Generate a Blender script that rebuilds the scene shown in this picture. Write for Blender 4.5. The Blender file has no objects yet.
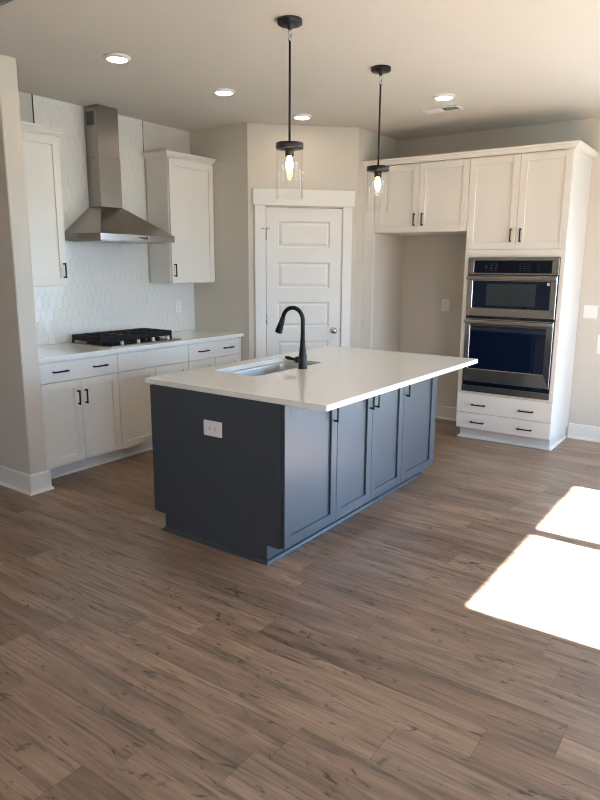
import bpy, bmesh, math, random
from mathutils import Vector, Matrix
random.seed(7)
SC = bpy.context.scene
COL = SC.collection
PI = math.pi

# ------------------------------------------------------------------ camera, light, exposure
cam_d = bpy.data.cameras.new('camera')
cam_d.sensor_fit = 'VERTICAL'; cam_d.sensor_height = 36; cam_d.lens = 29.2447
cam_d.clip_start = 0.05
cam = bpy.data.objects.new('camera', cam_d); COL.objects.link(cam)
_f = Vector((0.79957592, 0.56548823, -0.20224098)); _r = Vector((0.57846474, -0.81568332, 0.00626561)); _u = _r.cross(_f)
cam.matrix_world = Matrix(((_r.x, _u.x, -_f.x, -2.51126), (_r.y, _u.y, -_f.y, -1.89045), (_r.z, _u.z, -_f.z, 1.54645), (0, 0, 0, 1)))
SC.camera = cam

SKY_STRENGTH = 20.0
SUN_STRENGTH = 225.0
EXPOSURE = 0.05
LAMP = 46.0
BULB = 30.0

world = bpy.data.worlds.new('world'); SC.world = world; world.use_nodes = True
wn = world.node_tree.nodes; wl = world.node_tree.links; wn.clear()
wo = wn.new('ShaderNodeOutputWorld'); wb = wn.new('ShaderNodeBackground')
tc = wn.new('ShaderNodeTexCoord'); sep = wn.new('ShaderNodeSeparateXYZ'); cr = wn.new('ShaderNodeValToRGB')
mp = wn.new('ShaderNodeMapRange'); mp.inputs['From Min'].default_value = -1; mp.inputs['From Max'].default_value = 1
wl.new(tc.outputs['Generated'], sep.inputs[0]); wl.new(sep.outputs['Z'], mp.inputs['Value']); wl.new(mp.outputs[0], cr.inputs[0])
cr.color_ramp.elements[0].position = 0.47; cr.color_ramp.elements[0].color = (0.30, 0.32, 0.30, 1)
cr.color_ramp.elements[1].position = 0.52; cr.color_ramp.elements[1].color = (0.50, 0.73, 1.0, 1)
e = cr.color_ramp.elements.new(0.80); e.color = (0.38, 0.60, 1.0, 1)
wl.new(cr.outputs[0], wb.inputs[0]); wb.inputs[1].default_value = SKY_STRENGTH
wl.new(wb.outputs[0], wo.inputs[0])

sun_d = bpy.data.lights.new('sun', 'SUN'); sun_d.energy = SUN_STRENGTH; sun_d.angle = math.radians(0.53)
sun_d.color = (0.88, 0.955, 1.0)
sun = bpy.data.objects.new('sun', sun_d); COL.objects.link(sun)
SUN_ELEV = math.radians(32)
sun.location = (1.2, -9, 7)
sun.rotation_euler = Vector((0, math.cos(SUN_ELEV), -math.sin(SUN_ELEV))).to_track_quat('-Z', 'Y').to_euler()

WY = -4.40                      # window wall
WIN_TOP = (-0.93 - WY + 0.105) * math.tan(SUN_ELEV)
WIN_SILL = 0.70
def portal(name, loc, rot, sx, sy):
    d = bpy.data.lights.new(name, 'AREA'); d.shape = 'RECTANGLE'; d.size = sx; d.size_y = sy
    d.cycles.is_portal = True
    o = bpy.data.objects.new(name, d); COL.objects.link(o); o.location = loc; o.rotation_euler = rot
portal('window_portal', (1.24, WY - 0.10, (WIN_TOP + WIN_SILL) / 2), (PI / 2, 0, 0), 2.2, WIN_TOP - WIN_SILL)
portal('glass_door_portal', (3.83, -2.60, 1.06), (PI / 2, 0, PI / 2), 1.9, 2.1)
portal('added_fill_window_portal', (-3.0, WY - 0.10, 1.35), (PI / 2, 0, 0), 1.6, 1.5)  # portal of the added fill window

vs = SC.view_settings
SC.display_settings.display_device = 'sRGB'
vs.view_transform = 'Standard'; vs.look = 'None'; vs.exposure = EXPOSURE; vs.gamma = 1.0; vs.use_curve_mapping = False
SC.cycles.use_denoising = True; SC.cycles.filter_width = 1.1
SC.cycles.max_bounces = 12; SC.cycles.diffuse_bounces = 6; SC.cycles.glossy_bounces = 5
SC.cycles.transparent_max_bounces = 16; SC.cycles.sample_clamp_indirect = 8.0
SC.cycles.caustics_reflective = False; SC.cycles.caustics_refractive = False

# ------------------------------------------------------------------ materials
def new_mat(name):
    m = bpy.data.materials.new(name); m.use_nodes = True
    return m, m.node_tree.nodes, m.node_tree.links, m.node_tree.nodes['Principled BSDF']

def paint(name, col, rough=0.5, var=0.03, scale=6.0, bump=0.0, bscale=250.0, spec=0.5, metal=0.0, coat=0.0):
    m, n, l, b = new_mat(name)
    t = n.new('ShaderNodeTexCoord'); no = n.new('ShaderNodeTexNoise'); no.inputs['Scale'].default_value = scale
    no.inputs['Detail'].default_value = 3
    l.new(t.outputs['Object'], no.inputs['Vector'])
    mx = n.new('ShaderNodeMix'); mx.data_type = 'RGBA'
    mx.inputs[6].default_value = tuple(c * (1 - var) for c in col) + (1,)
    mx.inputs[7].default_value = tuple(min(1, c * (1 + var)) for c in col) + (1,)
    l.new(no.outputs['Fac'], mx.inputs[0]); l.new(mx.outputs[2], b.inputs['Base Color'])
    b.inputs['Roughness'].default_value = rough; b.inputs['Metallic'].default_value = metal
    b.inputs['Specular IOR Level'].default_value = spec
    b.inputs['Coat Weight'].default_value = coat; b.inputs['Coat Roughness'].default_value = 0.1
    if bump:
        n2 = n.new('ShaderNodeTexNoise'); n2.inputs['Scale'].default_value = bscale
        l.new(t.outputs['Object'], n2.inputs['Vector'])
        bp = n.new('ShaderNodeBump'); bp.inputs['Strength'].default_value = bump; bp.inputs['Distance'].default_value = 0.002
        l.new(n2.outputs['Fac'], bp.inputs['Height']); l.new(bp.outputs[0], b.inputs['Normal'])
    return m

def emit(name, col, strength):
    m, n, l, b = new_mat(name)
    b.inputs['Base Color'].default_value = (0.8, 0.8, 0.8, 1)
    b.inputs['Emission Color'].default_value = col + (1,); b.inputs['Emission Strength'].default_value = strength
    return m

def brushed(name, col, axis, rough=0.28):
    m, n, l, b = new_mat(name)
    t = n.new('ShaderNodeTexCoord'); mpn = n.new('ShaderNodeMapping'); l.new(t.outputs['Object'], mpn.inputs[0])
    s = [500, 500, 500]; s[axis] = 2; mpn.inputs['Scale'].default_value = s
    no = n.new('ShaderNodeTexNoise'); no.inputs['Scale'].default_value = 1.0; no.inputs['Detail'].default_value = 4
    l.new(mpn.outputs[0], no.inputs['Vector'])
    mr = n.new('ShaderNodeMapRange'); mr.inputs['To Min'].default_value = rough - 0.02; mr.inputs['To Max'].default_value = rough + 0.03
    l.new(no.outputs['Fac'], mr.inputs['Value']); l.new(mr.outputs[0], b.inputs['Roughness'])
    mx = n.new('ShaderNodeMix'); mx.data_type = 'RGBA'
    mx.inputs[6].default_value = tuple(c * 0.98 for c in col) + (1,); mx.inputs[7].default_value = tuple(min(1, c * 1.02) for c in col) + (1,)
    l.new(no.outputs['Fac'], mx.inputs[0]); l.new(mx.outputs[2], b.inputs['Base Color'])
    b.inputs['Metallic'].default_value = 1.0
    b.inputs['Anisotropic'].default_value = 0.0
    return m

def thin_glass(name, tint=(1, 1, 1), gloss=1.0, rough=0.0):
    m, n, l, b = new_mat(name); n.remove(b); out = n['Material Output']
    tr = n.new('ShaderNodeBsdfTransparent'); tr.inputs[0].default_value = tint + (1,)
    gl = n.new('ShaderNodeBsdfGlossy'); gl.inputs['Roughness'].default_value = rough
    lw = n.new('ShaderNodeLayerWeight'); lw.inputs[0].default_value = 0.5
    pw = n.new('ShaderNodeMath'); pw.operation = 'POWER'; pw.inputs[1].default_value = 5.0; l.new(lw.outputs['Facing'], pw.inputs[0])
    ml = n.new('ShaderNodeMath'); ml.operation = 'MULTIPLY_ADD'; ml.inputs[1].default_value = 0.9 * gloss; ml.inputs[2].default_value = 0.04 * gloss
    l.new(pw.outputs[0], ml.inputs[0])
    mx = n.new('ShaderNodeMixShader'); l.new(ml.outputs[0], mx.inputs[0]); l.new(tr.outputs[0], mx.inputs[1]); l.new(gl.outputs[0], mx.inputs[2])
    l.new(mx.outputs[0], out.inputs[0])
    return m

def wood_floor(name):
    m, n, l, b = new_mat(name)
    W, LN = 0.182, 1.23
    def math_(op, a, c=None, d=None):
        x = n.new('ShaderNodeMath'); x.operation = op
        for i, v in enumerate((a, c, d)):
            if v is None: continue
            if isinstance(v, (int, float)): x.inputs[i].default_value = v
            else: l.new(v, x.inputs[i])
        return x.outputs[0]
    t = n.new('ShaderNodeTexCoord'); sp = n.new('ShaderNodeSeparateXYZ'); l.new(t.outputs['Object'], sp.inputs[0])
    X = math_('DIVIDE', sp.outputs['X'], W); row = math_('FLOOR', X); fx = math_('FRACT', X)
    wr = n.new('ShaderNodeTexWhiteNoise'); wr.noise_dimensions = '1D'; l.new(row, wr.inputs['W'])
    Y = math_('ADD', math_('DIVIDE', sp.outputs['Y'], LN), math_('MULTIPLY', wr.outputs['Value'], 7.0))
    colm = math_('FLOOR', Y); fy = math_('FRACT', Y)
    cb = n.new('ShaderNodeCombineXYZ'); l.new(row, cb.inputs[0]); l.new(colm, cb.inputs[1])
    wp = n.new('ShaderNodeTexWhiteNoise'); wp.noise_dimensions = '3D'; l.new(cb.outputs[0], wp.inputs['Vector'])
    # grain coordinates: offset per plank, stretched along the plank
    off = n.new('ShaderNodeVectorMath'); off.operation = 'SCALE'; off.inputs['Scale'].default_value = 17.0; l.new(wp.outputs['Color'], off.inputs[0])
    ad = n.new('ShaderNodeVectorMath'); ad.operation = 'ADD'; l.new(t.outputs['Object'], ad.inputs[0]); l.new(off.outputs[0], ad.inputs[1])
    def noise(sc, scale, detail=4, dist=0.0, rough=0.55):
        mpn = n.new('ShaderNodeMapping'); mpn.inputs['Scale'].default_value = sc; l.new(ad.outputs[0], mpn.inputs[0])
        no = n.new('ShaderNodeTexNoise'); no.inputs['Scale'].default_value = scale; no.inputs['Detail'].default_value = detail
        no.inputs['Distortion'].default_value = dist; no.inputs['Roughness'].default_value = rough
        l.new(mpn.outputs[0], no.inputs['Vector']); return no.outputs['Fac']
    broad = noise((12, 1.5, 1), 1.0, 4, 0.8)
    fine = noise((95, 3.2, 1), 1.0, 5, 0.5)
    streak = noise((48, 2.6, 1), 1.0, 5, 1.0)
    knot = noise((17, 6.0, 1), 1.0, 5, 1.8, 0.62)
    r1 = n.new('ShaderNodeValToRGB'); l.new(wp.outputs['Value'], r1.inputs[0])
    els = r1.color_ramp.elements
    els[0].position = 0.0; els[0].color = (0.178, 0.111, 0.074, 1)
    els[1].position = 1.0; els[1].color = (0.288, 0.190, 0.129, 1)
    for p_, c_ in ((0.25, (0.212, 0.133, 0.090)), (0.55, (0.236, 0.157, 0.109)), (0.8, (0.256, 0.163, 0.109))):
        e_ = els.new(p_); e_.color = c_ + (1,)
    def mult(colr, fac, lo, hi, fmin, fmax):
        mr = n.new('ShaderNodeMapRange'); mr.inputs['From Min'].default_value = fmin; mr.inputs['From Max'].default_value = fmax
        mr.inputs['To Min'].default_value = lo; mr.inputs['To Max'].default_value = hi; l.new(fac, mr.inputs['Value'])
        mx = n.new('ShaderNodeVectorMath'); mx.operation = 'SCALE'; l.new(colr, mx.inputs[0]); l.new(mr.outputs[0], mx.inputs['Scale'])
        return mx.outputs[0]
    c = mult(r1.outputs[0], broad, 0.62, 1.40, 0.27, 0.73)
    c = mult(c, fine, 0.78, 1.22, 0.3, 0.7)
    c = mult(c, streak, 0.52, 1.0, 0.33, 0.47)
    c = mult(c, knot, 0.28, 1.0, 0.31, 0.40)
    # seams
    ex = math_('MINIMUM', fx, math_('SUBTRACT', 1.0, fx)); ex = math_('MULTIPLY', ex, W)
    ey = math_('MINIMUM', fy, math_('SUBTRACT', 1.0, fy)); ey = math_('MULTIPLY', ey, LN)
    ed = math_('MINIMUM', ex, ey)
    c = mult(c, ed, 0.60, 1.0, 0.0006, 0.0016)
    l.new(c, b.inputs['Base Color'])
    mr = n.new('ShaderNodeMapRange'); mr.inputs['To Min'].default_value = 0.25; mr.inputs['To Max'].default_value = 0.38; l.new(fine, mr.inputs['Value'])
    l.new(mr.outputs[0], b.inputs['Roughness']); b.inputs['Specular IOR Level'].default_value = 0.5
    h = math_('ADD', math_('MULTIPLY', fine, 0.4), math_('MULTIPLY', math_('MINIMUM', ed, 0.002), 300.0))
    bp = n.new('ShaderNodeBump'); bp.inputs['Strength'].default_value = 0.18; bp.inputs['Distance'].default_value = 0.001
    l.new(h, bp.inputs['Height']); l.new(bp.outputs[0], b.inputs['Normal'])
    return m

def quartz(name):
    m, n, l, b = new_mat(name)
    t = n.new('ShaderNodeTexCoord')
    no = n.new('ShaderNodeTexNoise'); no.inputs['Scale'].default_value = 160; no.inputs['Detail'].default_value = 4; l.new(t.outputs['Object'], no.inputs['Vector'])
    r = n.new('ShaderNodeValToRGB'); l.new(no.outputs['Fac'], r.inputs[0])
    r.color_ramp.elements[0].position = 0.36; r.color_ramp.elements[0].color = (0.77, 0.755, 0.71, 1)
    r.color_ramp.elements[1].position = 0.50; r.color_ramp.elements[1].color = (0.84, 0.825, 0.785, 1)
    l.new(r.outputs[0], b.inputs['Base Color']); b.inputs['Roughness'].default_value = 0.10
    return m

M = {}
M['wall'] = paint('greige wall paint', (0.59, 0.552, 0.49), 0.62, 0.02, 3, 0.15, 180, 0.3)
M['ceiling'] = paint('ceiling paint', (0.61, 0.592, 0.545), 0.8, 0.02, 3, 0.2, 150, 0.2)
M['trim'] = paint('white trim paint', (0.77, 0.755, 0.72), 0.36, 0.015, 4)
M['cab'] = paint('white cabinet paint', (0.76, 0.735, 0.685), 0.38, 0.012, 4)
M['blue'] = paint('slate blue cabinet paint', (0.046, 0.056, 0.071), 0.30, 0.04, 4, 0.03, 400)
M['black'] = paint('matte black metal', (0.006, 0.006, 0.007), 0.42, 0.1, 20, spec=0.3)
M['castiron'] = paint('black cast iron', (0.007, 0.007, 0.0075), 0.6, 0.15, 60, 0.3, 500, 0.25)
M['steel'] = brushed('brushed stainless steel', (0.31, 0.285, 0.26), 0, 0.24)
M['steel_y'] = paint('satin stainless steel', (0.42, 0.39, 0.36), 0.26, 0.02, 8, metal=1.0)
M['steel_z'] = brushed('brushed stainless steel upright grain', (0.30, 0.28, 0.26), 2, 0.26)
M['sinksteel'] = brushed('satin sink steel', (0.62, 0.63, 0.64), 1, 0.38)
M['darksteel'] = paint('dark slot metal', (0.035, 0.033, 0.032), 0.5, 0.05)
M['chrome'] = paint('polished nickel', (0.72, 0.70, 0.67), 0.16, 0.01, metal=1.0)
M['nickel'] = paint('satin nickel', (0.52, 0.49, 0.45), 0.26, 0.02, metal=1.0)
M['ovenglass'] = paint('dark oven glass', (0.002, 0.006, 0.020), 0.03, 0.02, spec=0.5)
M['mwindow'] = paint('microwave window mesh', (0.020, 0.028, 0.032), 0.03, 0.02, spec=0.8)
M['panelglass'] = paint('black control glass', (0.002, 0.004, 0.012), 0.05, 0.02, spec=0.35)
M['keymark'] = paint('faint grey key print', (0.018, 0.022, 0.030), 0.3, 0.02)
M['sticker'] = paint('pale badge', (0.55, 0.55, 0.55), 0.4, 0.02)
M['grout'] = paint('light grey grout', (0.73, 0.712, 0.675), 0.8, 0.03, 20)
M['tile'] = paint('glossy white tile', (0.745, 0.725, 0.685), 0.16, 0.035, 9, 0.10, 30)
M['plate'] = paint('white plastic plate', (0.80, 0.80, 0.80), 0.35, 0.01)
M['slot'] = paint('dark outlet slot', (0.03, 0.03, 0.03), 0.5, 0.02)
M['quartz'] = quartz('white quartz')
M['floor'] = wood_floor('brown wood plank floor')
M['glass'] = thin_glass('clear lamp glass', (0.99, 0.99, 0.985), 0.8)
M['pane'] = thin_glass('window pane glass', (0.97, 0.98, 0.98), 0.6)
M['lens'] = emit('recessed lamp lens', (1.0, 0.85, 0.66), LAMP)
M['bulb'] = emit('warm filament bulb', (1.0, 0.70, 0.38), BULB)
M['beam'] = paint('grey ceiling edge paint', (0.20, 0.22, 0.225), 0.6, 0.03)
M['ground'] = paint('pale outdoor paving', (0.30, 0.31, 0.27), 0.9, 0.15, 1.5)

# ------------------------------------------------------------------ mesh helpers
class Fr:
    """a local frame: u along, n outward, z up"""
    def __init__(s, o=(0, 0, 0), u=(1, 0), n=(0, -1)):
        s.o = Vector(o); s.u = Vector((u[0], u[1], 0)); s.n = Vector((n[0], n[1], 0))
    def p(s, a, d, z): return s.o + s.u * a + s.n * d + Vector((0, 0, z))
WORLD = Fr((0, 0, 0), (1, 0), (0, 1))

def box(bm, a0, a1, d0, d1, z0, z1, bev=0.0, fr=WORLD, seg=1):
    vs_ = [bm.verts.new(fr.p(a, d, z)) for a in (a0, a1) for d in (d0, d1) for z in (z0, z1)]
    f = [(0, 1, 3, 2), (4, 6, 7, 5), (0, 4, 5, 1), (2, 3, 7, 6), (0, 2, 6, 4), (1, 5, 7, 3)]
    fs = [bm.faces.new([vs_[i] for i in q]) for q in f]
    bmesh.ops.recalc_face_normals(bm, faces=fs)
    if bev > 0:
        ed = list({e for q in fs for e in q.edges})
        bmesh.ops.bevel(bm, geom=ed, offset=bev, segments=seg, affect='EDGES', profile=0.5)
    return bm

def prism(bm, pts, d0, d1, fr):
    """outline pts (a, z) extruded from d0 to d1 along the frame normal"""
    A = [bm.verts.new(fr.p(a, d0, z)) for a, z in pts]; B = [bm.verts.new(fr.p(a, d1, z)) for a, z in pts]
    fs = [bm.faces.new(A), bm.faces.new(B[::-1])]
    for i in range(len(pts)):
        j = (i + 1) % len(pts); fs.append(bm.faces.new((A[i], B[i], B[j], A[j])))
    bmesh.ops.recalc_face_normals(bm, faces=fs)

def profile_run(bm, prof, a0, a1, fr, m0=0.0, m1=0.0):
    """moulding: profile pts (d, z) swept along u from a0 to a1; m0/m1 mitre factors times d"""
    A = [bm.verts.new(fr.p(a0 + m0 * d, d, z)) for d, z in prof]; B = [bm.verts.new(fr.p(a1 + m1 * d, d, z)) for d, z in prof]
    fs = [bm.faces.new(A), bm.faces.new(B[::-1])]
    for i in range(len(prof)):
        j = (i + 1) % len(prof); fs.append(bm.faces.new((A[i], B[i], B[j], A[j])))
    bmesh.ops.recalc_face_normals(bm, faces=fs)

def lathe(bm, prof, c=(0, 0, 0), seg=28, axis=(0, 0, 1), cap=True):
    q = Vector((0, 0, 1)).rotation_difference(Vector(axis).normalized())
    rings = []
    for r, z in prof:
        rings.append([bm.verts.new(Vector(c) + q @ Vector((r * math.cos(2 * PI * k / seg), r * math.sin(2 * PI * k / seg), z))) for k in range(seg)])
    fs = []
    for A, B in zip(rings, rings[1:]):
        for k in range(seg):
            fs.append(bm.faces.new((A[k], A[(k + 1) % seg], B[(k + 1) % seg], B[k])))
    if cap:
        fs.append(bm.faces.new(rings[0][::-1])); fs.append(bm.faces.new(rings[-1]))
    for f in fs: f.smooth = True
    bmesh.ops.recalc_face_normals(bm, faces=fs)

def tube(bm, pts, rad, seg=16, cap=True):
    pts = [Vector(p) for p in pts]
    if not isinstance(rad, (list, tuple)): rad = [rad] * len(pts)
    rings = []; ref = None
    for i, p in enumerate(pts):
        t = (pts[min(i + 1, len(pts) - 1)] - pts[max(i - 1, 0)]).normalized()
        if ref is None: ref = t.orthogonal().normalized()
        ref = (ref - t * ref.dot(t)).normalized(); w = t.cross(ref)
        rings.append([bm.verts.new(p + (ref * math.cos(2 * PI * k / seg) + w * math.sin(2 * PI * k / seg)) * rad[i]) for k in range(seg)])
    fs = []
    for A, B in zip(rings, rings[1:]):
        for k in range(seg): fs.append(bm.faces.new((A[k], A[(k + 1) % seg], B[(k + 1) % seg], B[k])))
    for f in fs: f.smooth = True
    if cap: fs += [bm.faces.new(rings[0][::-1]), bm.faces.new(rings[-1])]
    bmesh.ops.recalc_face_normals(bm, faces=fs)

def rrect(x0, x1, y0, y1, r, seg=6):
    out = []
    for cx, cy, a in ((x1 - r, y0 + r, -90), (x1 - r, y1 - r, 0), (x0 + r, y1 - r, 90), (x0 + r, y0 + r, 180)):
        for k in range(seg + 1):
            t = math.radians(a + 90 * k / seg); out.append((cx + r * math.cos(t), cy + r * math.sin(t)))
    return out

def slab(bm, outer, hole, z0, z1, bev=0.003):
    """flat slab with an optional hole"""
    def ring(pts, z):
        v = [bm.verts.new((x, y, z)) for x, y in pts]
        return v, [bm.edges.new((v[i], v[(i + 1) % len(v)])) for i in range(len(v))]
    loops = []
    for z in (z0, z1):
        vo, eo = ring(outer, z); es = list(eo); vh = None
        if hole: vh, eh = ring(hole, z); es += eh
        if hole: bmesh.ops.triangle_fill(bm, edges=es, use_beauty=True)
        else: bm.faces.new(vo)
        loops.append((vo, vh))
    for k in range(2 if hole else 1):
        A, B = loops[0][k], loops[1][k]
        for i in range(len(A)):
            j = (i + 1) % len(A); bm.faces.new((A[i], A[j], B[j], B[i]))
    bmesh.ops.recalc_face_normals(bm, faces=bm.faces[:])
    if bev:
        ed = [e for e in bm.edges if len(e.link_faces) == 2 and e.calc_face_angle(0) > 1.0]
        bmesh.ops.bevel(bm, geom=ed, offset=bev, segments=2, affect='EDGES', profile=0.5)

# ------------------------------------------------------------------ object helpers
def wpos(o):
    v = Vector((0, 0, 0))
    while o: v += o.location; o = o.parent
    return v

def link(name, bm, mat, parent=None, origin=None, label=None):
    me = bpy.data.meshes.new(name)
    base = wpos(parent) if parent else Vector(origin if origin else (0, 0, 0))
    bmesh.ops.translate(bm, verts=bm.verts[:], vec=-base)
    bm.to_mesh(me); bm.free()
    me.materials.append(M[mat]); o = bpy.data.objects.new(name, me); COL.objects.link(o)
    if parent: o.parent = parent
    else: o.location = base
    if label: o['label'] = label
    return o

def thing(name, label, cat, loc, group=None):
    o = bpy.data.objects.new(name, None); COL.objects.link(o); o.location = loc
    o.empty_display_size = 0.05; o['label'] = label; o['category'] = cat
    if group: o['group'] = group
    return o

def tag(o, label, cat, group=None):
    o['label'] = label; o['category'] = cat
    if group: o['group'] = group
    return o

def struct(name, bm, mat, parent=None, origin=None):
    o = link(name, bm, mat, parent, origin)
    if not parent: o['kind'] = 'structure'
    return o

def copy_thing(src, offset, label=None):
    r = src.copy(); COL.objects.link(r); r.location = src.location + Vector(offset)
    if label: r['label'] = label
    for ch in list(src.children):
        c = ch.copy(); COL.objects.link(c); c.parent = r
        for g in list(ch.children):
            d = g.copy(); COL.objects.link(d); d.parent = c
    return r

def B(): return bmesh.new()
def bx(*a, **k): return box(B(), *a, **k)

# ------------------------------------------------------------------ the room
H = 2.789
YW = 2.773            # cooktop wall
XS = 2.2326           # wall beside the pantry
XR = 3.715            # oven wall
YR = 1.335            # short return wall
PA = (2.2326, 2.06); PB = (2.958, 1.335)
X0, Y1 = -5.6, 3.6
T = 0.12

struct('floor', bx(X0, XR + T, WY - T, Y1 + T, -0.06, 0.0), 'floor')
struct('ceiling', bx(-0.495, XR + T, WY - T, Y1 + T, H, H + 0.45), 'ceiling')
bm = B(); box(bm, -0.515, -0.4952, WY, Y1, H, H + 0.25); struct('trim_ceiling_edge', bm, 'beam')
struct('ceiling_living', bx(X0 - T, -0.515, WY - T, Y1 + T, H + 0.25, H + 0.40), 'ceiling')
struct('wall_back', bx(-0.113, XS + T, YW, YW + T, 0, H), 'wall')
struct('wall_pantry_side', bx(XS, XS + 0.1, PA[1], YW, 0, H), 'wall')
dgl = Fr((PA[0], PA[1], 0), (math.sqrt(.5), -math.sqrt(.5)), (-math.sqrt(.5), -math.sqrt(.5)))
DL = (Vector(PB) - Vector(PA)).length
bm = B()
box(bm, 0, 0.155, -0.1, 0, 0, H, fr=dgl); box(bm, 0.889, DL, -0.1, 0, 0, H, fr=dgl); box(bm, 0.155, 0.889, -0.1, 0, 2.080, H, fr=dgl)
struct('wall_diagonal', bm, 'wall')
struct('wall_return', bx(PB[0], XR + T, YR, YR + 0.1, 0, H), 'wall')
struct('wall_alcove', bx(3.104, XR, 1.2195, YR, 0, 2.456), 'wall')
# oven wall with a glass door opening further right, out of frame
GY0, GY1, GZ = -3.55, -1.65, 2.10
bm = B(); box(bm, XR, XR + T, GY1, YR, 0, H); box(bm, XR, XR + T, WY - T, GY0, 0, H); box(bm, XR, XR + T, GY0, GY1, GZ, H)
struct('wall_right', bm, 'wall')
# window wall (behind and to the right of the camera)
wins = [(0.196, 1.217, WIN_SILL, WIN_TOP), (1.322, 2.286, WIN_SILL, WIN_TOP), (-3.8, -2.2, 0.6, 2.1)]
bm = B()
xs = [X0 - T, -3.8, -2.2, 0.196, 1.217, 1.322, 2.286, XR + T]
for i in range(0, 8, 2): box(bm, xs[i], xs[i + 1], WY - T, WY, 0, H + 0.3)
for a, b_, s, t_ in wins: box(bm, a, b_, WY - T, WY, 0, s); box(bm, a, b_, WY - T, WY, t_, H + 0.3)
struct('wall_front', bm, 'wall')
struct('wall_rear', bx(X0 - T, X0, WY - T, Y1 + T, 0, H + 0.3), 'wall')
struct('wall_left', bx(X0, -0.113, Y1, Y1 + T, 0, H + 0.3), 'wall')
struct('wall_stub', bx(-0.111, 0.018, 2.053, Y1 + T, 0, H, bev=0.006), 'wall')
struct('ground_outside', bx(-14, 16, -16, 12, -0.40, -0.30), 'ground')

def window(name, fr, a0, a1, z0, z1, mull):
    fw_ = 0.03
    bm = B()
    box(bm, a0 - fw_, a1 + fw_, -0.06, 0.012, z1, z1 + 0.06, fr=fr); box(bm, a0 - fw_, a1 + fw_, -0.06, 0.012, z0 - 0.06, z0, fr=fr)
    box(bm, a0 - fw_, a0, -0.06, 0.012, z0, z1, fr=fr); box(bm, a1, a1 + fw_, -0.06, 0.012, z0, z1, fr=fr)
    for q in mull: box(bm, q - 0.02, q + 0.02, -0.055, -0.01, z0, z1, fr=fr)
    o = struct(name, bm, 'trim')
    link('pane', bx(a0, a1, -0.036, -0.032, z0, z1, fr=fr), 'pane', o)
FW = Fr((0, WY, 0), (1, 0), (0, 1)); FR_ = Fr((XR, 0, 0), (0, 1), (-1, 0))
window('window_1', FW, 0.196, 1.217, WIN_SILL, WIN_TOP, ())
window('window_2', FW, 1.322, 2.286, WIN_SILL, WIN_TOP, ())
window('window_added_fill', FW, -3.8, -2.2, 0.6, 2.1, (-3.0,))  # unseen window, added behind the camera for fill light
window('door_2', FR_, GY0, GY1, 0.05, GZ, (-2.60,))

# pantry door in the diagonal wall
DOOR_W0, DOOR_W1, DOOR_T = 0.1675, 0.8822, 2.067
bm = B()
panels = [(1.712, 1.95), (1.341, 1.578), (0.971, 1.209), (0.602, 0.840), (0.232, 0.470)]
S0, S1 = 0.272, 0.769
D0, D1 = -0.038, -0.001
box(bm, DOOR_W0, S0, D0, D1, 0.01, DOOR_T, fr=dgl); box(bm, S1, DOOR_W1, D0, D1, 0.01, DOOR_T, fr=dgl)
zz = [0.01] + [z for p_ in reversed(panels) for z in p_] + [DOOR_T]
for i in range(0, len(zz), 2): box(bm, S0, S1, D0, D1, zz[i], zz[i + 1], fr=dgl)
for z0, z1 in panels:
    def loop(ins, d): return [bm.verts.new(dgl.p(a, d, z)) for a, z in ((S0 + ins, z0 + ins), (S1 - ins, z0 + ins), (S1 - ins, z1 - ins), (S0 + ins, z1 - ins))]
    L_ = [loop(0, D1), loop(0.012, D1 - 0.011), loop(0.018, D1 - 0.011), loop(0.040, D1 - 0.003), loop(0.046, D1 - 0.003)]
    fs = []
    for A, C in zip(L_, L_[1:]):
        for k in range(4): fs.append(bm.faces.new((A[k], A[(k + 1) % 4], C[(k + 1) % 4], C[k])))
    fs.append(bm.faces.new(L_[-1]))
    for f in fs:
        f.normal_update()
        if f.normal.dot(dgl.n) < 0: f.normal_flip()
door = struct('door_1', bm, 'trim')
bm = B(); kp = dgl.p(0.812, D1, 0.936); ax = dgl.n
lathe(bm, [(0.031, 0.0), (0.031, 0.006), (0.013, 0.010), (0.011, 0.032), (0.020, 0.038), (0.028, 0.050), (0.027, 0.062), (0.016, 0.070), (0.001, 0.072)], kp, 24, ax)
link('door_knob', bm, 'nickel', door, label='satin nickel round door knob')
bm = B(); box(bm, 0.880, 0.886, D1 - 0.001, D1 + 0.002, 0.925, 0.955, fr=dgl); link('latch_plate', bm, 'darksteel', door)
for zc, stop in ((1.83, True), (1.05, False), (0.25, False)):
    bm = B(); tube(bm, [dgl.p(0.164, 0.004, zc - 0.05), dgl.p(0.164, 0.004, zc + 0.05)], 0.0065, 10)
    hg = link('hinge', bm, 'nickel', door)
    if stop:
        bm = B(); tube(bm, [dgl.p(0.120, 0.030, zc + 0.052), dgl.p(0.158, 0.010, zc + 0.052), dgl.p(0.196, 0.030, zc + 0.052)], 0.0045, 8)
        link('door_stop', bm, 'nickel', hg)
bm = B()
box(bm, 0.1552, 0.160, -0.1, -0.001, 0, 2.076, fr=dgl); box(bm, 0.883, 0.889, -0.1, 0.0, 0, 2.076, fr=dgl); box(bm, 0.155, 0.889, -0.1, 0.0, 2.075, 2.081, fr=dgl)
box(bm, 0.161, 0.883, -0.056, -0.040, 2.050, 2.0755, fr=dgl); box(bm, 0.161, 0.180, -0.056, -0.040, 0, 2.0755, fr=dgl); box(bm, 0.865, 0.883, -0.056, -0.040, 0, 2.0755, fr=dgl)
box(bm, 0.059, 0.1595, 0, 0.018, 0, 2.087, fr=dgl, bev=0.002); box(bm, 0.887, 0.977, 0, 0.018, 0, 2.087, fr=dgl, bev=0.002)
box(bm, 0.043, 0.995, 0, 0.026, 2.087, 2.231, fr=dgl, bev=0.002)
struct('trim_1', bm, 'trim')

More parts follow.
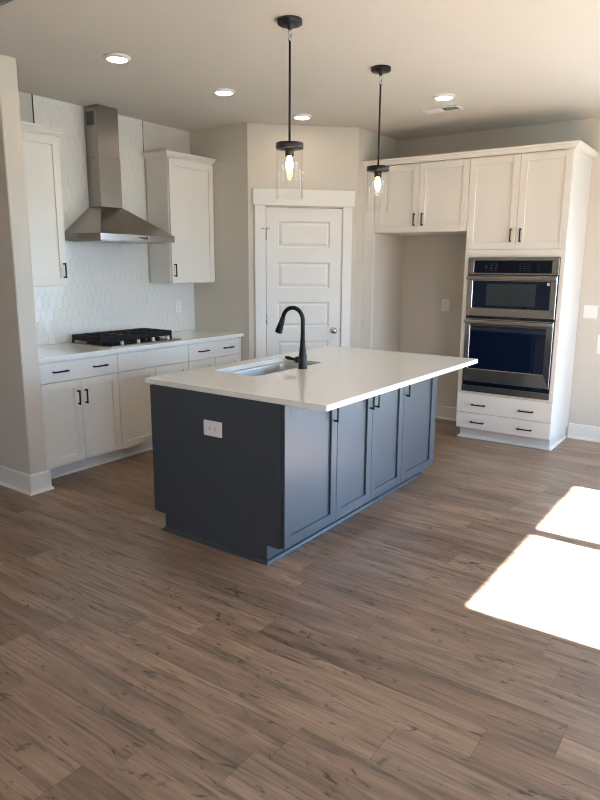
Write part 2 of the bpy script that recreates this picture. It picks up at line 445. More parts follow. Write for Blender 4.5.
# baseboards with a quarter round shoe
BASE = [(0.0, 0.0), (0.026, 0.0), (0.024, 0.010), (0.016, 0.020), (0.014, 0.022), (0.014, 0.128), (0.008, 0.138), (0.0, 0.138)]
def baseboard(name, runs):
    bm = B()
    for fr, a0, a1, m0, m1 in runs: profile_run(bm, BASE, a0, a1, fr, m0, m1)
    struct(name, bm, 'trim')
baseboard('baseboard_stub', [(Fr((0, 2.053, 0), (1, 0), (0, -1)), -0.111, 0.018, -1, 1), (Fr((-0.111, 0, 0), (0, 1), (-1, 0)), 2.053, Y1, -1, -1),
                             (Fr((0.018, 0, 0), (0, 1), (1, 0)), 2.053, 2.170, -1, 0)])
baseboard('baseboard_right', [(FR_, GY1 + 0.06, -0.545, 0, 0), (FR_, WY, GY0 - 0.06, 1, 0)])
baseboard('baseboard_alcove', [(FR_, 0.305, 1.215, 0, 0)])
baseboard('baseboard_diagonal', [(dgl, 0.0, 0.057, 0.4, 0), (dgl, 0.979, DL, 0, 0)])
baseboard('baseboard_front', [(FW, X0, XR, 0, 0)])

# ------------------------------------------------------------------ cabinet building blocks
def shaker(bm, fr, a0, a1, z0, z1, d0, th=0.02, rail=0.057, rec=0.012):
    d1 = d0 + th
    box(bm, a0, a0 + rail, d0, d1, z0, z1, 0.0012, fr); box(bm, a1 - rail, a1, d0, d1, z0, z1, 0.0012, fr)
    box(bm, a0 + rail, a1 - rail, d0, d1, z0, z0 + rail, 0.0012, fr); box(bm, a0 + rail, a1 - rail, d0, d1, z1 - rail, z1, 0.0012, fr)
    box(bm, a0 + rail - 0.004, a1 - rail + 0.004, d0 + 0.002, d1 - rec, z0 + rail - 0.004, z1 - rail + 0.004, 0, fr)

def pull(fr, a, z, d, ln, vertical, parent):
    bm = B(); t = 0.0055; so = 0.030; h = ln / 2
    if vertical:
        box(bm, a - t, a + t, d + so - 0.009, d + so, z - h, z + h, 0.0015, fr)
        for s in (-1, 1): box(bm, a - t, a + t, d, d + so - 0.007, z + s * (h - 0.008) - t, z + s * (h - 0.008) + t, 0, fr)
    else:
        box(bm, a - h, a + h, d + so - 0.009, d + so, z - t, z + t, 0.0015, fr)
        for s in (-1, 1): box(bm, a + s * (h - 0.008) - t, a + s * (h - 0.008) + t, d, d + so - 0.007, z - t, z + t, 0, fr)
    return link('handle', bm, 'black', parent, label='black bar handle')

def door_part(root, fr, a0, a1, z0, z1, d0, mat, handle=None, rail=0.057, name='door'):
    bm = B(); shaker(bm, fr, a0, a1, z0, z1, d0, rail=rail)
    o = link(name, bm, mat, root)
    if handle: pull(fr, handle[0], handle[1], d0 + 0.02, handle[2], True, o)
    return o

def drawer_part(root, fr, a0, a1, z0, z1, d0, mat, handles=(), name='drawer'):
    o = link(name, bx(a0, a1, d0, d0 + 0.02, z0, z1, 0.0015, fr), mat, root)
    for a, z in handles: pull(fr, a, z, d0 + 0.02, 0.125, False, o)
    return o

SHOE = [(0.0, 0.0), (0.018, 0.0), (0.017, 0.008), (0.011, 0.015), (0.0, 0.020)]
CROWN = [(0.0, 0.0), (0.008, 0.0), (0.010, 0.008), (0.020, 0.014), (0.034, 0.030), (0.044, 0.034), (0.048, 0.040), (0.048, 0.048), (0.0, 0.048)]
def scale_prof(p_, s): return [(d * s, z * s) for d, z in p_]
def up(p_, z0): return [(d, z + z0) for d, z in p_]

# ------------------------------------------------------------------ base cabinets on the cooktop wall
FB = Fr((0, 2.176, 0), (1, 0), (0, -1))          # carcass front plane; fronts stand 2 cm proud
CT, CTH = 0.914, 0.030
CB = CT - CTH
def base_cabinet(label, x0, x1, zfront, fronts):
    r = thing('base_cabinet', label, 'cabinet', ((x0 + x1) / 2, 2.47, 0), 'white base cabinets along the cooktop wall')
    bm = B()
    box(bm, x0, x0 + 0.018, 2.176, YW - 0.004, 0.10, CB - 0.001); box(bm, x1 - 0.018, x1, 2.176, YW - 0.004, 0.10, CB - 0.001)
    box(bm, x0 + 0.018, x1 - 0.018, 2.176, YW - 0.004, 0.10, 0.118); box(bm, x0 + 0.018, x1 - 0.018, YW - 0.016, YW - 0.004, 0.118, CB - 0.001)
    box(bm, x0 + 0.018, x1 - 0.018, 2.176, 2.194, CB - 0.04, CB - 0.001); box(bm, x0 + 0.018, x1 - 0.018, 2.176, 2.194, 0.70, 0.74)
    link('carcass', bm, 'cab', r)
    bm = B(); box(bm, x0, x1, 2.246, 2.264, 0, 0.10); profile_run(bm, SHOE, x0, x1, Fr((0, 2.246, 0), (1, 0), (0, -1)))
    link('toe_kick', bm, 'cab', r)
    return r
g = 0.0018
cabA = base_cabinet('white base cabinet left of the cooktop, next to the wall end', 0.046, 0.7545, 0, None)
drawer_part(cabA, FB, 0.070, 0.7545 - g, 0.724, 0.864, 0, 'cab', ((0.239, 0.798), (0.583, 0.798)))
door_part(cabA, FB, 0.070, 0.4085 - g, 0.104, 0.719, 0, 'cab', (0.376, 0.588, 0.110))
door_part(cabA, FB, 0.4085 + g, 0.7545 - g, 0.104, 0.719, 0, 'cab', (0.441, 0.588, 0.110))
cabC = base_cabinet('white base cabinet under the cooktop with a plain front panel', 0.7555, 1.5195, 0, None)
drawer_part(cabC, FB, 0.7555 + g, 1.5195 - g, 0.724, 0.866, 0, 'cab', (), 'false_drawer_front')
door_part(cabC, FB, 0.7555 + g, 1.138 - g, 0.104, 0.719, 0, 'cab', (1.105, 0.588, 0.110))
door_part(cabC, FB, 1.138 + g, 1.5195 - g, 0.104, 0.719, 0, 'cab', (1.171, 0.588, 0.110))
cabD = base_cabinet('white base cabinet right of the cooktop, nearest the pantry', 1.5205, 2.228, 0, None)
drawer_part(cabD, FB, 1.5205 + g, 2.203, 0.724, 0.866, 0, 'cab', ((1.704, 0.796), (2.036, 0.796)))
door_part(cabD, FB, 1.5205 + g, 1.863 - g, 0.104, 0.719, 0, 'cab', (1.83, 0.588, 0.110))
door_part(cabD, FB, 1.863 + g, 2.203, 0.104, 0.719, 0, 'cab', (1.896, 0.588, 0.110))
link('filler_strip', bx(2.206, 2.230, 0, 0.018, 0.104, CB - 0.004, fr=FB), 'cab', cabD)

bm = B(); slab(bm, [(0.0195, 2.126), (2.2310, 2.126), (2.2310, YW - 0.013), (0.0195, YW - 0.013)], None, CB, CT)
tag(link('countertop', bm, 'quartz', origin=(1.14, 2.45, CB)), 'long white quartz countertop running under the range hood', 'countertop')

link('filler_strip', bx(0.0195, 0.068, 0, 0.018, 0.104, CB - 0.004, fr=FB), 'cab', cabA)
# tile backsplash
def tiles(bm, x0, x1, z0, z1, seed):
    rnd = random.Random(seed)
    w, ht, pt = 0.060, 0.126, 0.030; pitch = ht - pt; gr = 0.0012; y = YW - 0.0095
    tb = B()
    nr = int((z1 - z0) / pitch) + 3; nc = int((x1 - x0) / w) + 3
    ix = math.floor(x0 / w) - 1; iz = math.floor(z0 / pitch) - 1
    for j in range(iz, iz + nr + 1):
        for i in range(ix, ix + nc + 1):
            cx = (i + (0.5 if j % 2 else 0)) * w; cz = j * pitch
            hw = w / 2 - gr; hh = ht / 2 - gr * 1.4; sh = hh - pt + gr * 0.5
            out = [(-hw, -sh), (0, -hh), (hw, -sh), (hw, sh), (0, hh), (-hw, sh)]
            tx, tz = rnd.uniform(-.018, .018), rnd.uniform(-.018, .018)
            rings = []
            for k, dy in ((1.0, 0.0075), (1.0, 0.0007), (0.95, 0.0)):
                rings.append([tb.verts.new((cx + a * k, y + dy + (a * tx + b_ * tz if dy < 0.005 else 0), cz + b_ * (k if k == 1 else 0.975))) for a, b_ in out])
            for A, C in zip(rings, rings[1:]):
                for k in range(6): tb.faces.new((A[k], A[(k + 1) % 6], C[(k + 1) % 6], C[k]))
            tb.faces.new(rings[-1])
    for co, no in (((x0, 0, 0), (-1, 0, 0)), ((x1, 0, 0), (1, 0, 0)), ((0, 0, z0), (0, 0, -1)), ((0, 0, z1), (0, 0, 1))):
        bmesh.ops.bisect_plane(tb, geom=tb.verts[:] + tb.edges[:] + tb.faces[:], plane_co=co, plane_no=no, clear_outer=True)
    for f in tb.faces:
        f.normal_update()
    bmesh.ops.recalc_face_normals(tb, faces=tb.faces[:])
    for f in tb.faces:
        if abs(f.normal.y) > 0.8 and f.normal.y > 0: f.normal_flip()
    me = bpy.data.meshes.new('tmp'); tb.to_mesh(me); tb.free(); bm.from_mesh(me); bpy.data.meshes.remove(me)
r = thing('tile_backsplash', 'white glossy elongated hexagon tile backsplash behind the cooktop and hood', 'backsplash', (1.14, YW, CT))
bm = B(); box(bm, 0.0195, 2.231, YW - 0.0080, YW - 0.0005, CT + 0.0005, 1.384); box(bm, 0.583, 1.643, YW - 0.0080, YW - 0.0005, 1.384, H - 0.0005)
link('grout_bed', bm, 'grout', r)
bm = B(); tiles(bm, 0.0195, 2.231, CT + 0.001, 1.384, 1); tiles(bm, 0.583, 1.643, 1.384, H - 0.001, 2)
link('tile_field', bm, 'tile', r)

for xe in (0.5795, 1.6435):
    bm = B(); box(bm, xe, xe + 0.0035, YW - 0.0115, YW - 0.0005, 2.515, H - 0.0005); link('shaded_edge_trim', bm, 'darksteel', r)  # dark colour of the strips stands in for shade on the tile edge

# ------------------------------------------------------------------ wall cabinets
FU = Fr((0, 2.495, 0), (1, 0), (0, -1))
UB, UT = 1.384, 2.466
def wall_cabinet(label, x0, x1, d0, d1, hx, crown_l, crown_r):
    r = thing('wall_cabinet', label, 'cabinet', ((x0 + x1) / 2, 2.63, UB), 'white wall cabinets beside the range hood')
    yb = YW - 0.0105
    bm = B(); box(bm, x0, x1, 2.495, yb, UB, UT, 0.001)
    link('carcass', bm, 'cab', r)
    door_part(r, FU, d0, d1, UB + 0.004, UT - 0.012, 0.0005, 'cab', (hx, 1.50, 0.115))
    bm = B(); pr = up(CROWN, UT - 0.002)
    profile_run(bm, pr, x0, x1, Fr((0, 2.490, 0), (1, 0), (0, -1)), -1 if crown_l else 0, 1 if crown_r else 0)
    if crown_l: profile_run(bm, pr, 2.490, yb, Fr((x0, 0, 0), (0, 1), (-1, 0)), -1, 0)
    if crown_r: profile_run(bm, pr, 2.490, yb, Fr((x1, 0, 0), (0, 1), (1, 0)), -1, 0)
    box(bm, x0, x1, 2.4905, yb, UT + 0.0005, UT + 0.044)
    link('crown', bm, 'cab', r)
    return r
wall_cabinet('white wall cabinet left of the range hood, partly behind the wall end', 0.020, 0.583, 0.024, 0.579, 0.552, False, True)
wall_cabinet('white wall cabinet right of the range hood', 1.661, 2.230, 1.668, 2.224, 1.697, True, False)

# ------------------------------------------------------------------ range hood
r = thing('range_hood', 'stainless chimney range hood on the tiled wall over the cooktop', 'range hood', (1.141, YW, 1.733))
hx0, hx1, hy0, hy1 = 0.757, 1.525, 2.283, YW - 0.011
cx0, cx1, cy0 = 1.030, 1.247, 2.603
bm = B(); zl = 1.783
b0 = [(hx0, hy0), (hx1, hy0), (hx1, hy1), (hx0, hy1)]; b1 = [(cx0 - .004, cy0 - .004), (cx1 + .004, cy0 - .004), (cx1 + .004, hy1), (cx0 - .004, hy1)]
A = [bm.verts.new((x, y, zl)) for x, y in b0]; C = [bm.verts.new((x, y, 2.008)) for x, y in b1]
fs = [bm.faces.new((A[k], A[(k + 1) % 4], C[(k + 1) % 4], C[k])) for k in range(4)] + [bm.faces.new(C), bm.faces.new(A[::-1])]
bmesh.ops.recalc_face_normals(bm, faces=fs)
can = link('canopy', bm, 'steel', r)
bm = B(); box(bm, hx0, hx1, hy0, hy1, 1.733, zl - 0.0005, 0.0015)
lip = link('control_lip', bm, 'steel', r)
bm = B()
for k in range(4): box(bm, 1.130 + k * 0.026, 1.147 + k * 0.026, hy0 - 0.003, hy0, 1.751, 1.767, 0.001)
link('button_row', bm, 'darksteel', lip)
bm = B(); box(bm, hx0 + 0.03, hx1 - 0.03, hy0 + 0.03, hy1 - 0.03, 1.729, 1.733)
for k in range(3): box(bm, hx0 + 0.05 + k * 0.23, hx0 + 0.26 + k * 0.23, hy0 + 0.06, hy1 - 0.06, 1.725, 1.7295, 0.002)
link('filter', bm, 'steel_y', r)
link('lower_chimney', bx(cx0, cx1, cy0, hy1, 2.008, 2.392, 0.0012), 'steel_z', r)
bm = B(); box(bm, cx0 + 0.0025, cx1 - 0.0025, cy0 + 0.0025, hy1, 2.392, H - 0.001, 0.0012)
uc = link('upper_chimney', bm, 'steel_z', r)
for sx in (cx0 + 0.0025, cx1 - 0.0025):
    bm = B(); s = -1 if sx < 1.1 else 1
    box(bm, min(sx, sx + s * 0.0006), max(sx, sx + s * 0.0006), 2.640, 2.730, 2.638, 2.742)
    for k in range(8): box(bm, min(sx, sx + s * 0.0022), max(sx, sx + s * 0.0022), 2.642, 2.728, 2.640 + k * 0.013, 2.648 + k * 0.013)
    link('vent_grille', bm, 'darksteel', uc)

# ------------------------------------------------------------------ cooktop
r = thing('gas_cooktop', 'black gas cooktop with cast iron grates on the long countertop', 'cooktop', (1.14, 2.46, CT))
bm = B(); slab(bm, rrect(0.728, 1.494, 2.205, 2.715, 0.012, 3), None, CT + 0.0002, CT + 0.009, 0.002)
link('cooktop_tray', bm, 'steel', r)
gz0, gz1 = CT + 0.054, CT + 0.075
gxs = [0.716, 0.969, 1.224, 1.477]
for i in range(3):
    bm = B(); a0, a1 = gxs[i] + 0.001, gxs[i + 1] - 0.001; y0, y1 = 2.305, 2.665; t = 0.011
    for y in (y0, y1 - 0.014): box(bm, a0, a1, y, y + 0.014, CT + 0.032, gz1, 0.002)
    for x in (a0, a1 - 0.014): box(bm, x, x + 0.014, y0 + 0.014, y1 - 0.014, CT + 0.032, gz1, 0.002)
    xm = (a0 + a1) / 2
    box(bm, xm - t / 2, xm + t / 2, y0 + 0.014, y1 - 0.014, gz0, gz1 + 0.004, 0.002)
    for y in (2.385, 2.484, 2.583): box(bm, a0 + 0.014, a1 - 0.014, y - t / 2, y + t / 2, gz0, gz1 + 0.004, 0.002)
    for x in (a0 + 0.05, a1 - 0.05): box(bm, x - t / 2, x + t / 2, y0 + 0.014, y1 - 0.014, gz0 + 0.004, gz1 + 0.002, 0.002)
    for x in (a0, a1 - 0.014):
        for y in (y0, y1 - 0.014): box(bm, x, x + 0.014, y, y + 0.014, CT + 0.009, CT + 0.033)
    link('grate', bm, 'castiron', r)
for x, y, rr in ((0.854, 2.400, 0.042), (0.854, 2.580, 0.036), (1.106, 2.484, 0.056), (1.359, 2.400, 0.036), (1.359, 2.580, 0.042)):
    bm = B(); lathe(bm, [(rr + 0.012, 0.009), (rr + 0.010, 0.016), (rr, 0.020), (rr, 0.032), (rr - 0.006, 0.036), (0.001, 0.036)], (x, y, CT), 24)
    link('burner', bm, 'castiron', r)
for x in (0.882, 1.050, 1.210, 1.372):
    bm = B(); lathe(bm, [(0.020, 0.0092), (0.020, 0.014), (0.016, 0.017), (0.015, 0.036), (0.013, 0.039), (0.001, 0.039)], (x, 2.252, CT), 20)
    link('knob', bm, 'chrome', r, label='shiny metal burner knob')

# ------------------------------------------------------------------ kitchen island
r = thing('kitchen_island', 'slate blue kitchen island cabinet with a plain dark end panel', 'kitchen island', (0.93, 0.465, 0))
IL, IW, IZ = 1.875, 0.930, CB - 0.001
FI = Fr((0, 0.0, 0), (1, 0), (0, -1)); FIB = Fr((0, 0.930, 0), (1, 0), (0, 1)); FE = Fr((0.018, 0, 0), (0, 1), (-1, 0))
def end_panel(x0, x1):
    bm = B(); fr = Fr((x0, 0, 0), (0, 1), (1, 0))
    prism(bm, [(0.093, 0.0), (0.857, 0.0), (0.857, 0.103), (0.928, 0.103), (0.928, IZ), (0.004, IZ), (0.004, 0.103), (0.093, 0.103)], 0, x1 - x0, fr)
    return link('end_panel', bm, 'blue', r)
end_panel(0.0, 0.018); end_panel(IL - 0.018, IL)
bm = B()
box(bm, 0.018, IL - 0.018, 0.004, 0.022, 0.103, 0.125); box(bm, 0.018, IL - 0.018, 0.004, 0.022, IZ - 0.05, IZ)
box(bm, 0.018, IL - 0.018, 0.022, 0.910, 0.103, 0.121); box(bm, 0.018, IL - 0.018, 0.910, 0.928, 0.103, 0.125); box(bm, 0.018, IL - 0.018, 0.910, 0.928, IZ - 0.05, IZ)
for x in (0.497, 0.90, 1.32): box(bm, x - 0.012, x + 0.012, 0.004, 0.35, 0.121, IZ)
link('carcass', bm, 'blue', r)
bm = B(); box(bm, 0.0185, IL - 0.0185, 0.095, 0.113, 0, 0.1025); box(bm, 0.0185, IL - 0.0185, 0.838, 0.856, 0, 0.1025)
link('toe_kick', bm, 'blue', r)
bm = B()
profile_run(bm, SHOE, 0.0, IL, Fr((0, 0.093, 0), (1, 0), (0, -1)), -1, 1); profile_run(bm, SHOE, 0.0, IL, Fr((0, 0.857, 0), (1, 0), (0, 1)), -1, 1)
profile_run(bm, SHOE, 0.093, 0.857, Fr((0, 0, 0), (0, 1), (-1, 0)), -1, 1); profile_run(bm, SHOE, 0.093, 0.857, Fr((IL, 0, 0), (0, 1), (1, 0)), -1, 1)
link('shoe_molding', bm, 'blue', r)
ZD0, ZD1 = 0.106, 0.868
for a0, a1, hx in ((0.003, 0.4965, 0.462), (0.500, 0.8985, 0.869), (0.9015, 1.3185, 0.932), (1.3215, 1.834, 1.353)):
    door_part(r, FI, a0, a1, ZD0, ZD1, 0.001, 'blue', (hx, 0.757, 0.115), rail=0.058)
link('filler_strip', bx(1.8365, IL, 0.0005, 0.012, 0.106, ZD1, fr=FI), 'blue', r)
for a0, a1 in ((0.003, 0.4565), (0.4595, 1.371), (1.374, 1.872)):
    drawer_part(r, FIB, a0, a1, 0.745, ZD1, 0.001, 'blue', (((a0 + a1) / 2, 0.806),), 'drawer')
    door_part(r, FIB, a0, (a0 + a1) / 2 - g, ZD0, 0.741, 0.001, 'blue', ((a0 + a1) / 2 - 0.035, 0.66, 0.115))
    door_part(r, FIB, (a0 + a1) / 2 + g, a1, ZD0, 0.741, 0.001, 'blue', ((a0 + a1) / 2 + 0.035, 0.66, 0.115))

SX0, SX1, SY0, SY1 = 0.392, 1.112, 0.478, 0.825
bm = B(); slab(bm, rrect(-0.038, 1.912, -0.294, 0.949, 0.006, 2), rrect(SX0, SX1, SY0, SY1, 0.045, 6)[::-1], CB, CT, 0.0025)
tag(link('island_countertop', bm, 'quartz', origin=(0.93, 0.33, CB)), 'white quartz island countertop with a sink cutout and seating overhang', 'countertop')

# sink basin under the cutout
bm = B()
prof = [(-0.022, CB - 0.001), (0.002, CB - 0.001), (0.004, CB - 0.014), (0.006, CB - 0.16), (0.014, CB - 0.187), (0.030, CB - 0.202), (0.060, CB - 0.207), (0.10, CB - 0.209)]
rings = []
for ins, z in prof:
    rad = max(0.02, 0.050 - max(ins, -0.02) * 0.4)
    rings.append([bm.verts.new((x, y, z)) for x, y in rrect(SX0 + ins - 0.004, SX1 - ins + 0.004, SY0 + ins - 0.004, SY1 - ins + 0.004, rad, 6)])
fs = []
nn = len(rings[0])
for A, C in zip(rings, rings[1:]):
    for k in range(nn): fs.append(bm.faces.new((A[k], A[(k + 1) % nn], C[(k + 1) % nn], C[k])))
fs.append(bm.faces.new(rings[-1]))
for f in fs:
    f.smooth = True; f.normal_update()
bmesh.ops.recalc_face_normals(bm, faces=fs)
if fs[-1].normal.z < 0:
    for f in fs: f.normal_flip()
sk = thing('sink', 'stainless steel undermount sink in the island countertop', 'sink', (0.752, 0.65, CB - 0.211))
o = link('basin', bm, 'sinksteel', sk)
md = o.modifiers.new('thickness', 'SOLIDIFY'); md.thickness = 0.0015; md.offset = -1
bm = B(); lathe(bm, [(0.044, 0.0), (0.044, 0.003), (0.036, 0.004), (0.030, 0.001), (0.001, 0.001)], (0.752, 0.65, CB - 0.209), 24); link('drain', bm, 'chrome', sk)

# faucet
fx, fy = 0.798, 0.432
r = thing('faucet', 'tall matte black gooseneck faucet behind the island sink', 'faucet', (fx, fy, CT))
bm = B(); lathe(bm, [(0.030, 0.0002), (0.030, 0.005), (0.0265, 0.009), (0.0255, 0.080), (0.0225, 0.100), (0.0175, 0.150), (0.0140, 0.200), (0.0136, 0.230)], (fx, fy, CT), 24); link('body', bm, 'black', r)
bm = B(); R_ = 0.077; cyc, czc = fy + R_, 1.213
pts = [(fx, fy, CT + 0.226), (fx, fy, 1.17), (fx, fy, 1.19)] + [(fx, cyc - R_ * math.cos(t), czc + R_ * math.sin(t)) for t in [math.radians(a) for a in range(0, 171, 10)]]
tube(bm, pts, 0.0134, 16); link('gooseneck', bm, 'black', r)
e0 = Vector(pts[-1]); dr = (Vector((fx, 0.622, 1.130)) - e0).normalized(); L_ = (Vector((fx, 0.622, 1.130)) - e0).length
bm = B(); tube(bm, [e0 + dr * (L_ * t) for t in (0, 0.06, 0.5, 0.80, 1.0)], [0.0138, 0.0158, 0.0195, 0.0235, 0.0235], 18); link('spray_head', bm, 'black', r)
bm = B(); hc = Vector((fx, fy, CT + 0.058)); hd = Vector((-0.75, 0.66, 0)).normalized()
tube(bm, [hc + hd * 0.012, hc + hd * 0.044, hc + hd * 0.050], [0.0195, 0.0195, 0.014], 16)
l0 = hc + hd * 0.046
tube(bm, [l0, l0 + Vector((-0.008, 0.018, 0.004)), l0 + Vector((-0.016, 0.045, 0.010)), l0 + Vector((-0.020, 0.064, 0.013))], [0.010, 0.010, 0.0125, 0.008], 12)
link('lever', bm, 'black', r)

# ------------------------------------------------------------------ oven tower and refrigerator surround
FT = Fr((3.102, 0, 0), (0, 1), (-1, 0))          # carcass plane, fronts 2 cm proud
TY0, TY1 = -0.537, 0.303
XB = XR - 0.002
TT = 2.456
r = thing('oven_cabinet', 'tall white cabinet tower holding the built in double oven', 'cabinet', (3.4, -0.117, 0))
bm = B()
box(bm, 3.102, XB, TY0, TY0 + 0.019, 0.104, TT); box(bm, 3.102, XB, TY1 - 0.019, TY1, 0.104, TT)
box(bm, XB - 0.01, XB, TY0 + 0.019, TY1 - 0.019, 0.104, TT)
for z in (0.104, 0.434, 1.640, TT - 0.018): box(bm, 3.122, XB - 0.01, TY0 + 0.019, TY1 - 0.019, z, z + 0.012)
# face frame
box(bm, 3.0825, 3.1018, TY0, TY0 + 0.034, 0.434, 1.690, 0.001); box(bm, 3.0825, 3.1018, TY1 - 0.039, TY1, 0.434, 1.690, 0.001)
box(bm, 3.0825, 3.1018, TY0 + 0.034, TY1 - 0.039, 1.628, 1.690, 0.001); box(bm, 3.0825, 3.1018, TY0 + 0.034, TY1 - 0.039, 0.434, 0.4475, 0.001)
box(bm, 3.1018, 3.122, TY0 + 0.019, TY1 - 0.019, 0.104, 0.43); box(bm, 3.1018, 3.122, TY0 + 0.019, TY1 - 0.019, 1.66, TT)
link('carcass', bm, 'cab', r)
bm = B(); ty0, ty1 = TY0 + 0.015, TY1 - 0.015
box(bm, 3.160, XB, ty0, ty1, 0, 0.1035); profile_run(bm, SHOE, ty0, ty1, Fr((3.160, 0, 0), (0, 1), (-1, 0)), -1, 1)
profile_run(bm, SHOE, 3.160, XB - 0.03, Fr((0, ty0, 0), (1, 0), (0, -1)), -1, 0)
link('toe_kick', bm, 'cab', r)
for z0, z1, hz in ((0.106, 0.250, 0.169), (0.254, 0.430, 0.330)):
    drawer_part(r, FT, TY0 + 0.001, TY1 - 0.001, z0, z1, 0.0002, 'cab', ((-0.322, hz), (0.101, hz)))
for a0, a1, hx in ((TY0 + 0.002, -0.129, -0.166), (-0.126, TY1 - 0.002, -0.086)):
    door_part(r, FT, a0, a1, 1.694, TT - 0.008, 0.0002, 'cab', (hx, 1.806, 0.112))

rc = thing('refrigerator_cabinet', 'white double door cabinet over the empty refrigerator alcove', 'cabinet', (3.4, 0.76, 1.852))
bm = B(); box(bm, 3.102, XB, TY1 + 0.001, 1.2185, 1.852, TT, 0.001); link('carcass', bm, 'cab', rc)
for a0, a1, hx in ((TY1 + 0.003, 0.7665, 0.724), (0.7695, 1.2165, 0.804)):
    door_part(rc, FT, a0, a1, 1.856, TT - 0.008, 0.0002, 'cab', (hx, 1.963, 0.112))
tag(link('filler_panel', bx(3.083, 3.1035, 1.2195, YR - 0.001, 0.0, TT, 0.001), 'cab', origin=(3.09, 1.277, 0)), 'tall narrow white filler panel between the refrigerator alcove and the pantry wall', 'panel')

bm = B(); pr = up(CROWN, TT + 0.0005); pr = [(d + 0.020, z) for d, z in pr]
pr = [(0.0, pr[0][1])] + pr[:-1] + [(0.0, pr[-1][1])]
profile_run(bm, pr, TY0, YR - 0.001, FT, 0, 0)
bm.free(); bm = B()
pr0 = up(CROWN, TT + 0.0005)
profile_run(bm, pr0, TY0, YR - 0.001, Fr((3.082, 0, 0), (0, 1), (-1, 0)), -1, 0)
profile_run(bm, pr0, 3.082, XB, Fr((0, TY0, 0), (1, 0), (0, -1)), -1, 0)
box(bm, 3.083, 3.12, TY0 + 0.001, YR - 0.001, TT + 0.0005, TT + 0.046); box(bm, 3.12, XB, TY0 + 0.001, TY0 + 0.03, TT + 0.0005, TT + 0.046)
tag(link('crown_molding', bm, 'cab', origin=(3.08, 0.4, TT)), 'white crown molding along the top of the oven and refrigerator cabinets', 'molding')

# wall oven combination
OY0, OY1 = -0.501, 0.262
r = thing('wall_oven', 'stainless built in microwave and oven stack with dark glass doors', 'oven', (3.35, -0.12, 0.449))
FO = Fr((3.082, 0, 0), (0, 1), (-1, 0))
link('oven_body', bx(3.128, 3.66, OY0 + 0.01, OY1 - 0.01, 0.452, 1.620), 'darksteel', r)
bm = B(); box(bm, OY0, OY1, -0.012, 0.006, 0.449, 1.627, 0, FO)
link('trim_frame', bm, 'ovenglass', r)
bm = B()
box(bm, OY0, OY1, 0.0065, 0.022, 1.601, 1.627, 0.001, FO); box(bm, OY0, OY1, 0.0065, 0.022, 1.484, 1.497, 0.001, FO)
box(bm, OY0, -0.446, 0.0065, 0.022, 1.497, 1.601, 0.001, FO); box(bm, 0.209, OY1, 0.0065, 0.022, 1.497, 1.601, 0.001, FO)
cp = link('control_panel', bm, 'steel_y', r)
gp = link('control_glass', bx(-0.4455, 0.2085, 0.0065, 0.019, 1.4975, 1.6005, fr=FO), 'panelglass', cp)
for yc, n_ in ((0.10, 1), (0.055, 5), (0.015, 5), (-0.19, 4), (-0.225, 4), (-0.26, 4), (-0.335, 5)):
    bm = B()
    for k in range(n_):
        zc = 1.548 if n_ == 1 else 1.573 - k * 0.055 / (n_ - 1)
        hw, hh = (0.010, 0.010) if n_ == 1 else (0.012, 0.0022)
        box(bm, yc - hw, yc + hw, 0.019, 0.0192, zc - hh, zc + hh, fr=FO)
    link('key_print', bm, 'keymark', gp)
def oven_door(name, z0, z1, gz0, gz1, gy0, gy1, hz):
    bm = B(); d0, d1 = 0.008, 0.024
    # sloping picture frame: outer edge lower, inner edge set back to the glass
    y0, y1 = OY0 + 0.004, OY1 - 0.002
    def lp(a0, a1, zz0, zz1, d): return [bm.verts.new(FO.p(a, d, z)) for a, z in ((a0, zz0), (a1, zz0), (a1, zz1), (a0, zz1))]
    L = [lp(y0, y1, z0, z1, d0), lp(y0, y1, z0, z1, d1 - 0.004), lp(y0 + .004, y1 - .004, z0 + .004, z1 - .004, d1), lp(gy0 - .004, gy1 + .004, gz0 - .004, gz1 + .004, d1 - 0.006), lp(gy0, gy1, gz0, gz1, d1 - 0.010), lp(gy0, gy1, gz0, gz1, d0)]
    fs = []
    for A, C in zip(L, L[1:]):
        for k in range(4): fs.append(bm.faces.new((A[k], A[(k + 1) % 4], C[(k + 1) % 4], C[k])))
    for k in range(4):
        A, C = L[-1], L[0]; fs.append(bm.faces.new((A[k], A[(k + 1) % 4], C[(k + 1) % 4], C[k])))
    bmesh.ops.recalc_face_normals(bm, faces=fs)
    o = link(name, bm, 'steel_y', r)
    link('glass', bx(gy0, gy1, d0 + 0.001, d1 - 0.010, gz0, gz1, fr=FO), 'ovenglass', o)
    bm = B(); box(bm, y0, y1, d1 + 0.012, d1 + 0.030, hz - 0.015, hz + 0.015, 0.004, FO, 2)
    for s in (y0 + 0.004, y1 - 0.044): box(bm, s, s + 0.040, d1 - 0.002, d1 + 0.014, hz - 0.011, hz + 0.011, 0, FO)
    link('handle', bm, 'steel_y', o)
    return o
mw = oven_door('microwave_door', 1.126, 1.478, 1.198, 1.428, -0.444, 0.212, 1.452)
link('window', bx(-0.330, 0.090, 0.0140, 0.0144, 1.222, 1.405, fr=FO), 'mwindow', mw, label='paler see-through window in the dark glass')
link('badge', bx(-0.436, -0.416, 0.0140, 0.0146, 1.398, 1.420, fr=FO), 'sticker', mw)
oven_door('oven_door', 0.543, 1.104, 0.660, 1.042, -0.439, 0.214, 1.078)
link('vent_trim', bx(OY0, OY1, 0.0065, 0.018, 0.450, 0.506, 0.001, FO), 'steel_y', r)

